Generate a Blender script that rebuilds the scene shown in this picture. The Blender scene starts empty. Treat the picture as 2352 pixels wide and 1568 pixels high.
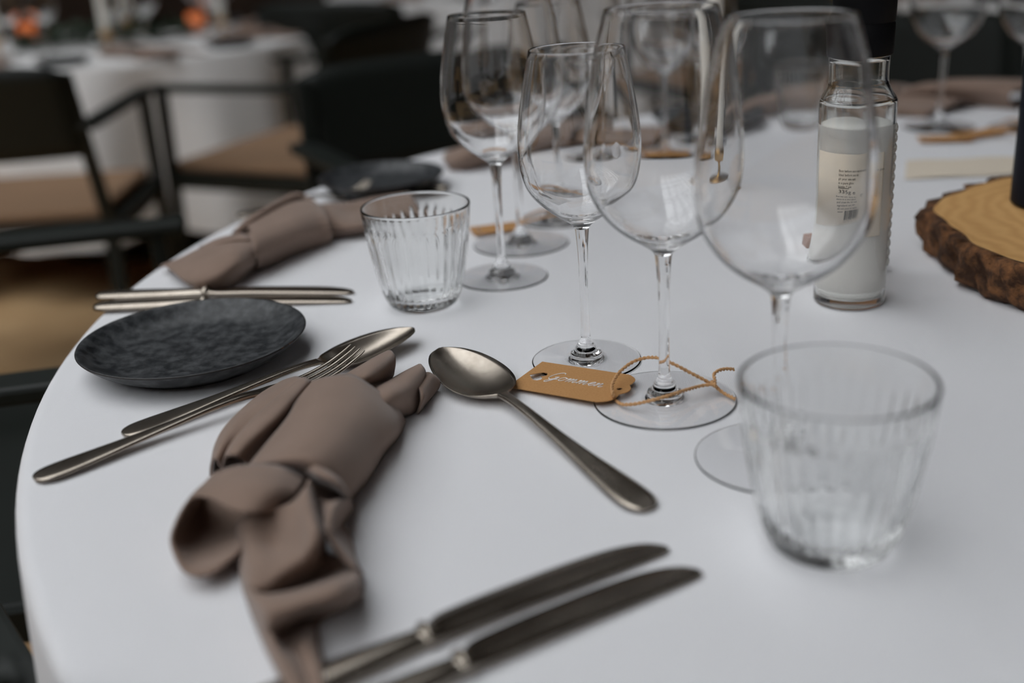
import bpy, bmesh, math, random
import numpy as np
from mathutils import Vector, Matrix

random.seed(7)
rng = np.random.RandomState(5)
sc = bpy.context.scene
COL = sc.collection

# ------------------------------------------------------------------ camera
F_PX, PITCH, ROLL, H_CAM = 2574.65, math.radians(21.087), math.radians(3.461), 0.29804
TZ = 0.75                                   # height of the table top
_cp, _sp, _cr, _sr = math.cos(PITCH), math.sin(PITCH), math.cos(ROLL), math.sin(ROLL)
FWD = np.array([0, _cp, -_sp]); UP0 = np.array([0, _sp, _cp]); RT0 = np.array([1.0, 0, 0])
RT = _cr * RT0 - _sr * UP0
UP = _sr * RT0 + _cr * UP0
CAM = np.array([0, 0, TZ + H_CAM])
cd = bpy.data.cameras.new('camera')
cam = bpy.data.objects.new('camera', cd)
COL.objects.link(cam)
m = Matrix.Identity(4)
for i in range(3):
    m[i][0], m[i][1], m[i][2], m[i][3] = RT[i], UP[i], -FWD[i], CAM[i]
cam.matrix_world = m
cd.sensor_fit = 'HORIZONTAL'; cd.sensor_width = 36.0
cd.lens = F_PX / 2352 * 36
cd.clip_start = 0.02; cd.clip_end = 100
cd.dof.use_dof = True
cd.dof.focus_distance = 0.765
cd.dof.aperture_fstop = 2.8
sc.camera = cam

# ------------------------------------------------------------------ world, exposure
w = bpy.data.worlds.new('sky'); sc.world = w; w.use_nodes = True
nt = w.node_tree
nt.nodes['Background'].inputs[0].default_value = (0.95, 0.975, 1.0, 1)
nt.nodes['Background'].inputs[1].default_value = 2.85
sc.view_settings.view_transform = 'Standard'
sc.view_settings.look = 'None'
sc.view_settings.gamma = 1.0
sc.view_settings.use_curve_mapping = False
sc.view_settings.exposure = 0.0
sc.cycles.max_bounces = 28
sc.cycles.transmission_bounces = 28
sc.cycles.glossy_bounces = 8
sc.cycles.sample_clamp_indirect = 8.0
sc.cycles.blur_glossy = 0.0
sc.cycles.caustics_refractive = True
sc.cycles.caustics_reflective = True


# ------------------------------------------------------------------ helpers
def T(px, py, h=0.0):
    """point of the room that stands h above the table top where the photograph shows (px,py)"""
    d = FWD * F_PX + RT * (px - 1176) + UP * (784 - py)
    s = (h - H_CAM) / d[2]
    return CAM + d * s


def lin(r, g, b):
    f = lambda c: (c / 255 / 12.92) if c / 255 <= 0.04045 else ((c / 255 + 0.055) / 1.055) ** 2.4
    return (f(r), f(g), f(b), 1)


MATS = {}


def pmat(name, col, rough=0.5, metal=0.0, trans=0.0, ior=1.45, spec=0.5, noise=None, bump=None, sheen=0.0, emit=None):
    """noise=(scale, colour2, low, high) ; bump=(kind, scale, strength, distance)"""
    mt = bpy.data.materials.new(name); mt.use_nodes = True
    n = mt.node_tree.nodes; L = mt.node_tree.links
    b = n['Principled BSDF']
    b.inputs['Base Color'].default_value = col
    b.inputs['Roughness'].default_value = rough
    b.inputs['Metallic'].default_value = metal
    b.inputs['Transmission Weight'].default_value = trans
    b.inputs['IOR'].default_value = ior
    b.inputs['Specular IOR Level'].default_value = spec
    b.inputs['Sheen Weight'].default_value = sheen
    if emit:
        b.inputs['Emission Color'].default_value = emit[0]
        b.inputs['Emission Strength'].default_value = emit[1]
    tc = n.new('ShaderNodeTexCoord')
    if noise:
        tx = n.new('ShaderNodeTexNoise'); tx.inputs['Scale'].default_value = noise[0]
        tx.inputs['Detail'].default_value = 6; tx.inputs['Roughness'].default_value = 0.65
        L.new(tc.outputs['Object'], tx.inputs['Vector'])
        rp = n.new('ShaderNodeValToRGB')
        rp.color_ramp.elements[0].position = noise[2]; rp.color_ramp.elements[1].position = noise[3]
        rp.color_ramp.elements[0].color = col; rp.color_ramp.elements[1].color = noise[1]
        L.new(tx.outputs['Fac'], rp.inputs['Fac'])
        L.new(rp.outputs['Color'], b.inputs['Base Color'])
    if bump:
        kind, scl, st, dist = bump
        if kind == 'weave':
            outs = []
            for ax in ('X', 'Y'):
                wv = n.new('ShaderNodeTexWave'); wv.bands_direction = ax
                wv.inputs['Scale'].default_value = scl
                wv.inputs['Distortion'].default_value = 0.6
                L.new(tc.outputs['Object'], wv.inputs['Vector']); outs.append(wv)
            mx = n.new('ShaderNodeMath'); mx.operation = 'MULTIPLY'
            L.new(outs[0].outputs['Fac'], mx.inputs[0]); L.new(outs[1].outputs['Fac'], mx.inputs[1])
            src = mx.outputs[0]
        else:
            tb = n.new('ShaderNodeTexNoise'); tb.inputs['Scale'].default_value = scl
            tb.inputs['Detail'].default_value = 5
            L.new(tc.outputs['Object'], tb.inputs['Vector']); src = tb.outputs['Fac']
        bp = n.new('ShaderNodeBump'); bp.inputs['Strength'].default_value = st
        bp.inputs['Distance'].default_value = dist
        L.new(src, bp.inputs['Height']); L.new(bp.outputs['Normal'], b.inputs['Normal'])
    MATS[name] = mt
    return mt


CLOTH = pmat('white_cotton', (0.80, 0.80, 0.82, 1), 0.9, spec=0.2, bump=('weave', 260, 0.25, 0.0004), sheen=0.1)
BGCLOTH = pmat('white_cotton_plain', (0.80, 0.79, 0.78, 1), 0.9, spec=0.2)
NAPKIN = pmat('taupe_cotton', lin(146, 124, 111), 0.9, spec=0.15, bump=('weave', 420, 0.25, 0.0003), sheen=0.25,
              noise=(30, lin(138, 117, 104), 0.3, 0.7))
STEEL = pmat('worn_steel', (0.46, 0.41, 0.35, 1), 0.27, metal=1.0, bump=('noise', 900, 0.06, 0.0002),
             noise=(60, (0.36, 0.315, 0.265, 1), 0.35, 0.7))
BLADE = pmat('worn_blade_steel', (0.36, 0.315, 0.265, 1), 0.26, metal=1.0, noise=(40, (0.30, 0.26, 0.22, 1), 0.35, 0.7))
GLASS = pmat('clear_glass', (1, 1, 1, 1), 0.0, trans=1.0, ior=1.48)
TGLASS = pmat('pressed_glass', (0.992, 0.998, 0.995, 1), 0.0, trans=1.0, ior=1.43)
BGLASS = pmat('bottle_glass', (0.98, 0.99, 0.975, 1), 0.0, trans=1.0, ior=1.48)
PLATE = pmat('slate_glaze', lin(30, 33, 36), 0.42, noise=(110, lin(86, 88, 90), 0.40, 0.74), bump=('noise', 320, 0.15, 0.0005))
RUST = pmat('rust_glaze', lin(44, 42, 42), 0.5, noise=(90, lin(104, 72, 52), 0.58, 0.7))
KRAFT = pmat('kraft_card', lin(190, 144, 96), 0.85, spec=0.2, noise=(700, lin(176, 130, 82), 0.35, 0.7))
TWINE = pmat('jute_twine', lin(216, 172, 126), 0.9, spec=0.1, noise=(900, lin(186, 142, 98), 0.35, 0.7))
INK = pmat('white_ink', (0.9, 0.9, 0.9, 1), 0.7)
BLACKINK = pmat('black_ink', (0.03, 0.03, 0.03, 1), 0.7)
LABEL = pmat('cream_paper', lin(226, 215, 198), 0.8)
SALT = pmat('white_salt', (0.95, 0.93, 0.90, 1), 0.9, bump=('noise', 1400, 0.5, 0.0008))
CAP = pmat('black_plastic', (0.006, 0.006, 0.007, 1), 0.6, spec=0.12)
NAVY = pmat('navy_bottle', (0.007, 0.009, 0.016, 1), 0.55, spec=0.15)
GOLD = pmat('brass', lin(190, 150, 90), 0.32, metal=1.0)
WAX = pmat('ivory_wax', (0.80, 0.77, 0.70, 1), 0.6)
WICK = pmat('wick', (0.05, 0.04, 0.04, 1), 0.9)
WOOD = pmat('pale_wood', lin(205, 158, 100), 0.65, noise=(14, lin(168, 112, 60), 0.35, 0.7), bump=('noise', 120, 0.15, 0.001))
BARK = pmat('bark', lin(70, 46, 30), 0.9, noise=(70, lin(150, 102, 62), 0.45, 0.7), bump=('noise', 160, 0.8, 0.004))
BLOCK = pmat('stained_wood', lin(150, 92, 56), 0.6, noise=(60, lin(120, 70, 42), 0.35, 0.7))
CHAIR = pmat('dark_green_metal', (0.010, 0.013, 0.011, 1), 0.5, spec=0.35)
CUSHION = pmat('tan_seat', lin(150, 122, 98), 0.9, spec=0.1)
RUNNER = pmat('ecru_gauze', lin(226, 214, 196), 0.9, spec=0.1)
FLOORM = pmat('tan_floor', lin(196, 164, 122), 0.75, noise=(1.6, lin(164, 128, 86), 0.35, 0.7))
WALLM = pmat('dark_brown_wall', lin(58, 44, 34), 0.9, noise=(2, lin(40, 30, 24), 0.3, 0.7))
CEILM = pmat('dark_ceiling', lin(60, 46, 36), 0.9)
PANEL = pmat('oak_panel', lin(186, 140, 88), 0.7, noise=(3, lin(150, 108, 64), 0.35, 0.7))
BEAMM = pmat('painted_beam', lin(70, 66, 60), 0.7)
LEAF = pmat('dark_leaf', lin(52, 66, 50), 0.6)
AMBER = pmat('amber_glass', lin(200, 90, 40), 0.3, emit=((1.0, 0.30, 0.08, 1), 0.28))


def link(name, me, mat, parent=None, smooth=True):
    o = bpy.data.objects.new(name, me)
    COL.objects.link(o)
    if mat and not me.materials:
        me.materials.append(mat)
    if smooth:
        me.polygons.foreach_set('use_smooth', [True] * len(me.polygons))
    if parent:
        o.parent = parent
    return o


def mesh(name, v, f, mat, parent=None, smooth=True):
    me = bpy.data.meshes.new(name)
    me.from_pydata([tuple(map(float, p)) for p in v], [], f)
    me.validate(); me.update()
    return link(name, me, mat, parent, smooth)


def fixn(o):
    bm = bmesh.new(); bm.from_mesh(o.data)
    bmesh.ops.remove_doubles(bm, verts=bm.verts, dist=1e-7)
    bmesh.ops.recalc_face_normals(bm, faces=bm.faces)
    bm.to_mesh(o.data); bm.free()
    return o


def empty(name, loc=(0, 0, 0), rz=0.0, label=None, cat=None, group=None):
    o = bpy.data.objects.new(name, None)
    o.empty_display_size = 0.02
    COL.objects.link(o)
    o.location = loc; o.rotation_euler = (0, 0, rz)
    tag(o, label, cat, group)
    return o


def tag(o, label=None, cat=None, group=None, kind=None):
    if label: o['label'] = label
    if cat: o['category'] = cat
    if group: o['group'] = group
    if kind: o['kind'] = kind
    return o


def copy_tree(o, parent=None):
    c = o.copy(); COL.objects.link(c)
    if parent: c.parent = parent
    for ch in list(o.children):
        copy_tree(ch, c)
    return c


def lathe_data(prof, seg=72, a0=0.0, caps=False):
    """open profile (r,z) turned round z; r==0 collapses to a pole"""
    v, f, rings = [], [], []
    for r, z in prof:
        if r < 1e-6:
            rings.append([len(v)]); v.append((0, 0, z))
        else:
            i0 = len(v)
            for k in range(seg):
                a = a0 + 2 * math.pi * k / seg
                v.append((r * math.cos(a), r * math.sin(a), z))
            rings.append(list(range(i0, i0 + seg)))
    for A, B in zip(rings, rings[1:]):
        for k in range(seg):
            k2 = (k + 1) % seg
            if len(A) == 1 and len(B) == 1: continue
            if len(A) == 1: f.append((A[0], B[k2], B[k]))
            elif len(B) == 1: f.append((A[k], A[k2], B[0]))
            else: f.append((A[k], A[k2], B[k2], B[k]))
    return v, f


def lathe(name, prof, mat, parent=None, seg=72, smooth=True, recalc=False):
    v, f = lathe_data(prof, seg)
    o = mesh(name, v, f, mat, parent, smooth)
    if recalc: fixn(o)
    return o


def crom(P, n, closed=False):
    """Catmull-Rom through the points P (k x d), n steps to a span"""
    P = np.asarray(P, float)
    k = len(P)
    if closed:
        Q = np.vstack([P[-1:], P, P[:2]]); spans = k
    else:
        Q = np.vstack([2 * P[0:1] - P[1:2], P, 2 * P[-1:] - P[-2:-1]]); spans = k - 1
    out = []
    for i in range(spans):
        p0, p1, p2, p3 = Q[i], Q[i + 1], Q[i + 2], Q[i + 3]
        for j in range(n):
            t = j / n
            out.append(0.5 * ((2 * p1) + (-p0 + p2) * t + (2 * p0 - 5 * p1 + 4 * p2 - p3) * t * t + (-p0 + 3 * p1 - 3 * p2 + p3) * t ** 3))
    if not closed:
        out.append(P[-1])
    return np.array(out)


def sm(prof, n=4):
    return [tuple(p) for p in crom(prof, n)]


def tube_data(P, r, sides=8, closed=False):
    P = np.asarray(P, float)
    n = len(P)
    v, f = [], []
    tang = np.gradient(P, axis=0)
    tang /= np.linalg.norm(tang, axis=1)[:, None] + 1e-12
    ref = np.array([0, 0, 1.0])
    if abs(tang[0] @ ref) > 0.9: ref = np.array([1.0, 0, 0])
    nrm = np.cross(tang[0], ref); nrm /= np.linalg.norm(nrm)
    rr = r if hasattr(r, '__len__') else [r] * n
    for i in range(n):
        nrm = nrm - tang[i] * (nrm @ tang[i]); nrm /= np.linalg.norm(nrm)
        bi = np.cross(tang[i], nrm)
        for k in range(sides):
            a = 2 * math.pi * k / sides
            v.append(P[i] + rr[i] * (math.cos(a) * nrm + math.sin(a) * bi))
    for i in range(n - 1):
        for k in range(sides):
            k2 = (k + 1) % sides
            f.append((i * sides + k, i * sides + k2, (i + 1) * sides + k2, (i + 1) * sides + k))
    f.append(tuple(range(sides - 1, -1, -1)))
    f.append(tuple((n - 1) * sides + k for k in range(sides)))
    return v, f


def merge(parts):
    V, Fc = [], []
    for v, f in parts:
        b = len(V)
        V += [tuple(map(float, p)) for p in v]
        Fc += [tuple(i + b for i in q) for q in f]
    return V, Fc


def box_data(x0, x1, y0, y1, z0, z1):
    v = [(x0, y0, z0), (x1, y0, z0), (x1, y1, z0), (x0, y1, z0), (x0, y0, z1), (x1, y0, z1), (x1, y1, z1), (x0, y1, z1)]
    f = [(3, 2, 1, 0), (4, 5, 6, 7), (0, 1, 5, 4), (1, 2, 6, 5), (2, 3, 7, 6), (3, 0, 4, 7)]
    return v, f


def bevel(o, wd, seg=2):
    md = o.modifiers.new('bevel', 'BEVEL'); md.width = wd; md.segments = seg; md.limit_method = 'ANGLE'
    return o


def bar_data(a, b, w_, h_, up=(0, 0, 1)):
    """flat bar from a to b, w_ wide and h_ thick"""
    a, b = np.array(a, float), np.array(b, float)
    d = (b - a) / np.linalg.norm(b - a)
    u = np.array(up, float); s = np.cross(d, u)
    if np.linalg.norm(s) < 1e-6: s = np.array([1.0, 0, 0])
    s /= np.linalg.norm(s); u = np.cross(s, d)
    v = []
    for p in (a, b):
        for i, j in ((-1, -1), (1, -1), (1, 1), (-1, 1)):
            v.append(p + s * i * w_ / 2 + u * j * h_ / 2)
    f = [(3, 2, 1, 0), (4, 5, 6, 7), (0, 1, 5, 4), (1, 2, 6, 5), (2, 3, 7, 6), (3, 0, 4, 7)]
    return v, f


# ------------------------------------------------------------------ the hall
def structure(name, data, mat):
    o = mesh(name, data[0], data[1], mat, smooth=False)
    o['kind'] = 'structure'
    return o


X0, X1, Y0, Y1, ZC = -7.0, 7.0, -6.0, 7.6, 4.4
structure('floor', box_data(X0, X1, Y0, Y1, -0.1, 0.0), FLOORM)
structure('wall_left', box_data(X0 - 0.2, X0, Y0, Y1, 0, ZC), WALLM)
structure('wall_right', box_data(X1, X1 + 0.2, Y0, Y1, 0, ZC), WALLM)
structure('wall_back', box_data(X0, X1, Y1, Y1 + 0.2, 0, ZC), WALLM)
structure('wall_front', box_data(X0, X1, Y0 - 0.2, Y0, 0, ZC), WALLM)
SX0, SX1, SY0, SY1 = -5.8, -0.2, -5.0, 3.6      # glazed opening in the roof
cl = [box_data(X0, SX0, Y0, Y1, ZC, ZC + 0.2), box_data(SX1, X1, Y0, Y1, ZC, ZC + 0.2),
      box_data(SX0, SX1, Y0, SY0, ZC, ZC + 0.2), box_data(SX0, SX1, SY1, Y1, ZC, ZC + 0.2)]
structure('ceiling', merge(cl), CEILM)
k = 1
for x in np.arange(-0.6, 5.0, 0.34):
    structure('trim_%d' % k, box_data(x, x + 0.27, Y1 - 0.05, Y1 - 0.002, 0.0, 2.6), PANEL); k += 1
for x in np.linspace(SX0, SX1, 8)[1:-1]:
    structure('trim_%d' % k, box_data(x - 0.05, x + 0.05, SY0, SY1, ZC + 0.02, ZC + 0.16), BEAMM); k += 1
for y in np.linspace(SY0, SY1, 5)[1:-1]:
    structure('trim_%d' % k, box_data(SX0, SX1, y - 0.07, y + 0.07, ZC + 0.165, ZC + 0.32), BEAMM); k += 1

# ------------------------------------------------------------------ tables
CX, CY, CR = 0.5163, 0.8803, 0.8639


def cloth_mesh(R, drop, nfold, seed, rows=14, seg=220, amp=0.045):
    r_ = np.random.RandomState(seed)
    ph = r_.rand(4) * 6.28
    v, f = [(0, 0, 0)], []
    prof = [(R * q, 0.0) for q in (0.15, 0.3, 0.45, 0.6, 0.75, 0.88, 0.95)]
    e = 0.010
    for a in np.linspace(0, math.pi / 2, 6):
        prof.append((R - e + e * math.sin(a), -e + e * math.cos(a)))
    nflat = len(prof)
    for q in np.linspace(0.05, 1, rows):
        prof.append((R, -e - q * (drop - e)))
    for i, (r, z) in enumerate(prof):
        q = max(0, (-z - e) / (drop - e))
        for k in range(seg):
            t = 2 * math.pi * k / seg
            g = math.sin(nfold * t + ph[0]) + 0.5 * math.sin((nfold * 2 - 3) * t + ph[1]) + 0.4 * math.sin((nfold - 4) * t + ph[2])
            rr = r + q ** 0.8 * (0.66 * amp + amp * g * 0.75)
            zz = z - q * 0.012 * math.sin(5 * t + ph[3])
            v.append((rr * math.cos(t), rr * math.sin(t), zz))
    for k in range(seg):
        f.append((0, 1 + k, 1 + (k + 1) % seg))
    for i in range(len(prof) - 1):
        for k in range(seg):
            k2 = (k + 1) % seg
            a = 1 + i * seg
            f.append((a + k, a + seg + k, a + seg + k2, a + k2))
    return v, f


def round_table(x, y, z, R, lab):
    t = empty('banquet_table', (x, y, 0), 0, lab, 'table', 'banquet tables')
    lathe('table_top', [(0, z - 0.03), (R - 0.012, z - 0.03), (R - 0.006, z - 0.015), (R - 0.012, z - 0.0015), (0, z - 0.0015)], BLOCK, t, 64, False)
    lathe('pedestal', [(0, 0), (0.32, 0), (0.30, 0.03), (0.06, 0.06), (0.045, 0.3), (0.06, z - 0.032), (0, z - 0.032)], CHAIR, t, 24)
    return t


def cloth(x, y, z, R, drop, seed, mat, lab, nfold=15, amp=0.045):
    v, f = cloth_mesh(R, drop, nfold, seed, amp=amp)
    o = mesh('tablecloth', v, f, mat)
    o.location = (x, y, z)
    tag(o, lab, 'tablecloth', 'white tablecloths')
    return o


round_table(CX, CY, TZ, CR, 'round table under the nearest white tablecloth')
cloth(CX, CY, TZ, CR, 0.075, 1, CLOTH, 'large white cotton tablecloth in the foreground under the place settings', amp=0.004)
T2 = (-1.32, 4.02, 0.69, 0.72)
T3 = (0.15, 5.40, 0.72, 0.90)
T4 = (2.05, 3.75, 0.72, 0.86)
for q, (tt, lab1, lab2) in enumerate([
        (T2, 'round table behind the dark chairs at the left', 'white tablecloth with deep folds behind the dark chairs at the left'),
        (T3, 'round table far back above the dark chair back', 'pale tablecloth far back above the large dark chair back'),
        (T4, 'round table behind the wine glasses at the right', 'blurred white tablecloth behind the far right wine glasses')]):
    round_table(*tt, lab1)
    cloth(*tt, 0.52, 20 + q, BGCLOTH, lab2, nfold=10, amp=0.085)

# ------------------------------------------------------------------ chairs
def make_chair():
    t = empty('armchair', (0, 0, 0))
    Wd, D = 0.28, 0.23          # half width, half depth; faces +y
    zs, za, zb = 0.44, 0.665, 0.80
    for sx in (-1, 1):
        v, f = bar_data((sx * Wd, D, 0), (sx * Wd, D - 0.02, za - 0.008), 0.032, 0.022, (0, 1, 0))
        bevel(mesh('leg', v, f, CHAIR, t, False), 0.004)
        v, f = bar_data((sx * Wd, -D - 0.05, 0), (sx * (Wd - 0.005), -D, zs), 0.032, 0.022, (0, 1, 0))
        bevel(mesh('leg', v, f, CHAIR, t, False), 0.004)
        v, f = bar_data((sx * (Wd - 0.005), -D, zs), (sx * (Wd - 0.02), -D - 0.07, zb - 0.02), 0.030, 0.02, (0, 1, 0))
        bevel(mesh('back_post', v, f, CHAIR, t, False), 0.004)
        v, f = bar_data((sx * Wd, D + 0.02, za), (sx * Wd, -D - 0.06, za), 0.048, 0.018)
        bevel(mesh('armrest', v, f, CHAIR, t, False), 0.005)
        v, f = bar_data((sx * Wd, D - 0.01, zs - 0.02), (sx * Wd, -D, zs - 0.02), 0.02, 0.035)
        mesh('side_rail', v, f, CHAIR, t, False)
    bevel(mesh('seat', *box_data(-Wd, Wd, -D, D, zs - 0.012, zs), CHAIR, t, False), 0.004)
    bevel(mesh('seat_cushion', *box_data(-Wd + 0.02, Wd - 0.02, -D + 0.02, D - 0.01, zs, zs + 0.03), CUSHION, t, False), 0.012, 3)
    # slightly curved back panel
    v, f = [], []
    nx, nz = 12, 6
    for j in range(nz + 1):
        for i in range(nx + 1):
            a = i / nx * 2 - 1; b = j / nz
            v.append((a * (Wd - 0.012), -D - 0.035 - 0.05 * b - 0.025 * (1 - a * a), 0.60 + 0.20 * b - 0.02 * (abs(a) ** 6) * (b > 0.9)))
    for j in range(nz):
        for i in range(nx):
            q = j * (nx + 1) + i
            f.append((q, q + 1, q + nx + 2, q + nx + 1))
    o = mesh('backrest', v, f, CHAIR, t)
    md = o.modifiers.new('thick', 'SOLIDIFY'); md.thickness = 0.014; md.offset = 0
    return t


proto_chair = make_chair()
first_chair = [True]


def chair(x, y, face, lab):
    """face = (dx,dy) where the chair looks"""
    o = copy_tree(proto_chair)
    first_chair[0] = False
    o.location = (x, y, 0)
    o.rotation_euler = (0, 0, math.atan2(face[1], face[0]) - math.pi / 2)
    tag(o, lab, 'chair', 'dark metal armchairs')
    return o


# ------------------------------------------------------------------ wine glasses
def glass_profiles(kind):
    if kind == 'medium':
        outer = [(0.0048, 0.0960), (0.0070, 0.0990), (0.0131, 0.1034), (0.0214, 0.1092), (0.0309, 0.1180), (0.0365, 0.1267),
                 (0.0394, 0.1384), (0.0402, 0.1527), (0.0388, 0.1697), (0.0354, 0.1891), (0.0303, 0.2133)]
        stem = [(0.0062, 0.0125), (0.0040, 0.0160), (0.0033, 0.0205), (0.0030, 0.040), (0.0030, 0.057), (0.0034, 0.075), (0.0039, 0.086), (0.0048, 0.0960)]
        foot_r = 0.0382; zi = 0.1010
    else:
        outer = [(0.0053, 0.0975), (0.0079, 0.1004), (0.0145, 0.1050), (0.0250, 0.1118), (0.0338, 0.1200), (0.0410, 0.1307),
                 (0.0449, 0.1412), (0.0464, 0.1543), (0.0458, 0.1723), (0.0426, 0.1974), (0.0385, 0.2200), (0.0322, 0.2415)]
        stem = [(0.0068, 0.0125), (0.0046, 0.0160), (0.0036, 0.0210), (0.0033, 0.040), (0.0035, 0.0645), (0.0042, 0.086), (0.0053, 0.0975)]
        foot_r = 0.0455; zi = 0.1028
    out = sm(outer, 5)
    wall = 0.0010
    P = np.array(out)
    tg = np.gradient(P, axis=0); tg /= np.linalg.norm(tg, axis=1)[:, None]
    nr = np.stack([-tg[:, 1], tg[:, 0]], 1)
    inner = []
    for (r, z), n_ in zip(out, nr):
        fr = min(1, max(0, (z - 0.105) / 0.04))
        th = wall + 0.0014 * (1 - fr)
        q = (r + n_[0] * th, z + n_[1] * th)
        if z > zi + 0.004: inner.append(q)
    inner = [q for q in inner if q[0] > 0.006]
    inner = sorted(inner, key=lambda q: q[1])
    ro, ri, zr = out[-1][0], inner[-1][0], out[-1][1]
    cxr, hw = (ro + ri) / 2, (ro - ri) / 2
    rim = [(cxr + hw * math.cos(u), zr + hw * math.sin(u)) for u in np.radians([25, 55, 90, 125, 155])]
    bowl = out + rim + inner[::-1] + [(inner[0][0] * 0.55, inner[0][1] - 0.0016), (0, inner[0][1] - 0.0021)]
    st = sm(stem, 4)
    foot = [(0, 0.0002), (foot_r * 0.5, 0.0002), (foot_r - 0.0030, 0.0002), (foot_r - 0.0012, 0.0002), (foot_r - 0.0006, 0.0002), (foot_r - 0.0001, 0.0005), (foot_r, 0.0008), (foot_r - 0.0001, 0.0011),
            (foot_r - 0.0006, 0.0014), (foot_r - 0.0012, 0.00145), (foot_r - 0.0030, 0.0015)] + \
        [(foot_r * 0.75, 0.0018), (foot_r * 0.5, 0.0021), (0.0160, 0.0024), (0.0128, 0.0027), (0.0114, 0.0034), (0.0110, 0.0046), (0.0111, 0.0060), (0.0104, 0.0074), (0.0086, 0.0081), (0.0079, 0.0090), (0.0074, 0.0106), (0.0066, 0.0118), (stem[0][0], stem[0][1])]
    return bowl, st, foot


def make_glass(kind):
    t = empty('wine_glass')
    bowl, st, foot = glass_profiles(kind)
    lathe('bowl', bowl, GLASS, t, 96)
    lathe('stem', st, GLASS, t, 96)
    lathe('foot', foot, GLASS, t, 96)
    return t


glass_proto = {'medium': make_glass('medium'), 'large': make_glass('large')}
used = {}


def wine_glass(kind, x, y, lab, z=TZ, s=1.0, group='wine glasses on the front table'):
    o = glass_proto[kind] if kind not in used else copy_tree(glass_proto[kind])
    used[kind] = 1
    o.location = (x, y, z); o.scale = (s, s, s)
    tag(o, lab, 'wine glass', group)
    return o


GA = (0.0513, 0.7269); GB = (0.095, 0.6525); GC = (0.1451, 0.5654); GD = (-0.0048, 0.9283); GE = (0.0143, 1.0291); GF = (0.053, 1.112)
wine_glass('medium', *GA, 'smaller wine glass standing left of the handwritten name tag glass')
wine_glass('large', *GB, 'large wine glass with the handwritten kraft tag tied to its stem')
wine_glass('large', *GC, 'large wine glass right in front of the salt bottle')
wine_glass('medium', *GD, 'wine glass beside the ribbed tumbler at the middle left', s=1.035)
wine_glass('large', *GE, 'wine glass with blank-looking kraft tag behind the middle tumbler')
wine_glass('medium', *GF, 'wine glass furthest back in the row behind the middle tumbler')
wine_glass('large', 0.205, 1.385, 'blurred wine glass near the far edge, seen through the tagged glass')
wine_glass('medium', 0.112, 1.355, 'blurred wine glass seen between the two sharpest glasses')
wine_glass('medium', 0.268, 1.47, 'blurred wine glass just left of the taper candle, far back')
wine_glass('large', 0.575, 1.46, 'blurred wine glass right behind the black cap of the salt bottle')
wine_glass('large', 0.672, 1.42, 'blurred wine glass at the right edge behind the navy bottle')

# ------------------------------------------------------------------ tumblers
def make_tumbler():
    N, seg = 34, 34 * 8
    h = 0.0838
    prof = sm([(0.0262, 0.0022), (0.0285, 0.0045), (0.0318, 0.0120), (0.0350, 0.0240), (0.0380, 0.0400), (0.0406, 0.0560), (0.0424, 0.0700), (0.0436, h - 0.001)], 4)
    inn = sm([(0.0418, h - 0.002), (0.0413, h - 0.006), (0.0400, 0.068), (0.0374, 0.055), (0.0347, 0.039), (0.0312, 0.022), (0.0270, 0.0125), (0.0200, 0.0093), (0.008, 0.0085)], 3)
    rings = [('p', 0.0008)] + [(r, z, 0) for r, z in [(0.014, 0.0008), (0.020, 0.0001), (0.0225, 0.0002), (0.0236, 0.0003), (0.0246, 0.0008)]]
    for r, z in prof:
        a = min(1, max(0, (z - 0.007) / 0.008)) * min(1, max(0, (h - 0.012 - z) / 0.006))
        rings.append((r, z, a))
    rings += [(0.0436, h - 0.0002, 0), (0.0433, h + 0.0004, 0), (0.0427, h + 0.0007, 0), (0.0421, h + 0.0004, 0), (0.0418, h - 0.0004, 0)]
    rings += [(r, z, 0) for r, z in inn] + [('p', 0.0083)]
    v, f, idx = [], [], []
    for R in rings:
        if R[0] == 'p':
            idx.append([len(v)]); v.append((0, 0, R[1])); continue
        r, z, a = R
        i0 = len(v)
        for k in range(seg):
            t = 2 * math.pi * k / seg
            c = abs(math.sin(N * t / 2)) ** 0.8
            rr = r - a * 0.0011 * (1 - c)
            v.append((rr * math.cos(t), rr * math.sin(t), z))
        idx.append(list(range(i0, i0 + seg)))
    for A, B in zip(idx, idx[1:]):
        for k in range(seg):
            k2 = (k + 1) % seg
            if len(A) == 1: f.append((A[0], B[k2], B[k]))
            elif len(B) == 1: f.append((A[k], A[k2], B[0]))
            else: f.append((A[k], A[k2], B[k2], B[k]))
    return mesh('ribbed_tumbler', v, f, TGLASS)


tum = make_tumbler()
for i, (x, y, lab) in enumerate([
        (0.1488, 0.4725, 'large blurred ribbed tumbler in the right foreground'),
        (-0.070, 0.8682, 'ribbed tumbler at the middle left, right of the folded napkins'),
        (0.410, 1.510, 'small blurred tumbler in the distance, left of the salt bottle')]):
    o = tum if i == 0 else tum.copy()
    if i: COL.objects.link(o)
    o.location = (x, y, TZ); o.rotation_euler = (0, 0, 0.3 * i)
    o.scale = (1.04, 1.04, 1.04) if i == 0 else (1, 1, 1)
    tag(o, lab, 'tumbler', 'ribbed water tumblers')

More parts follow.
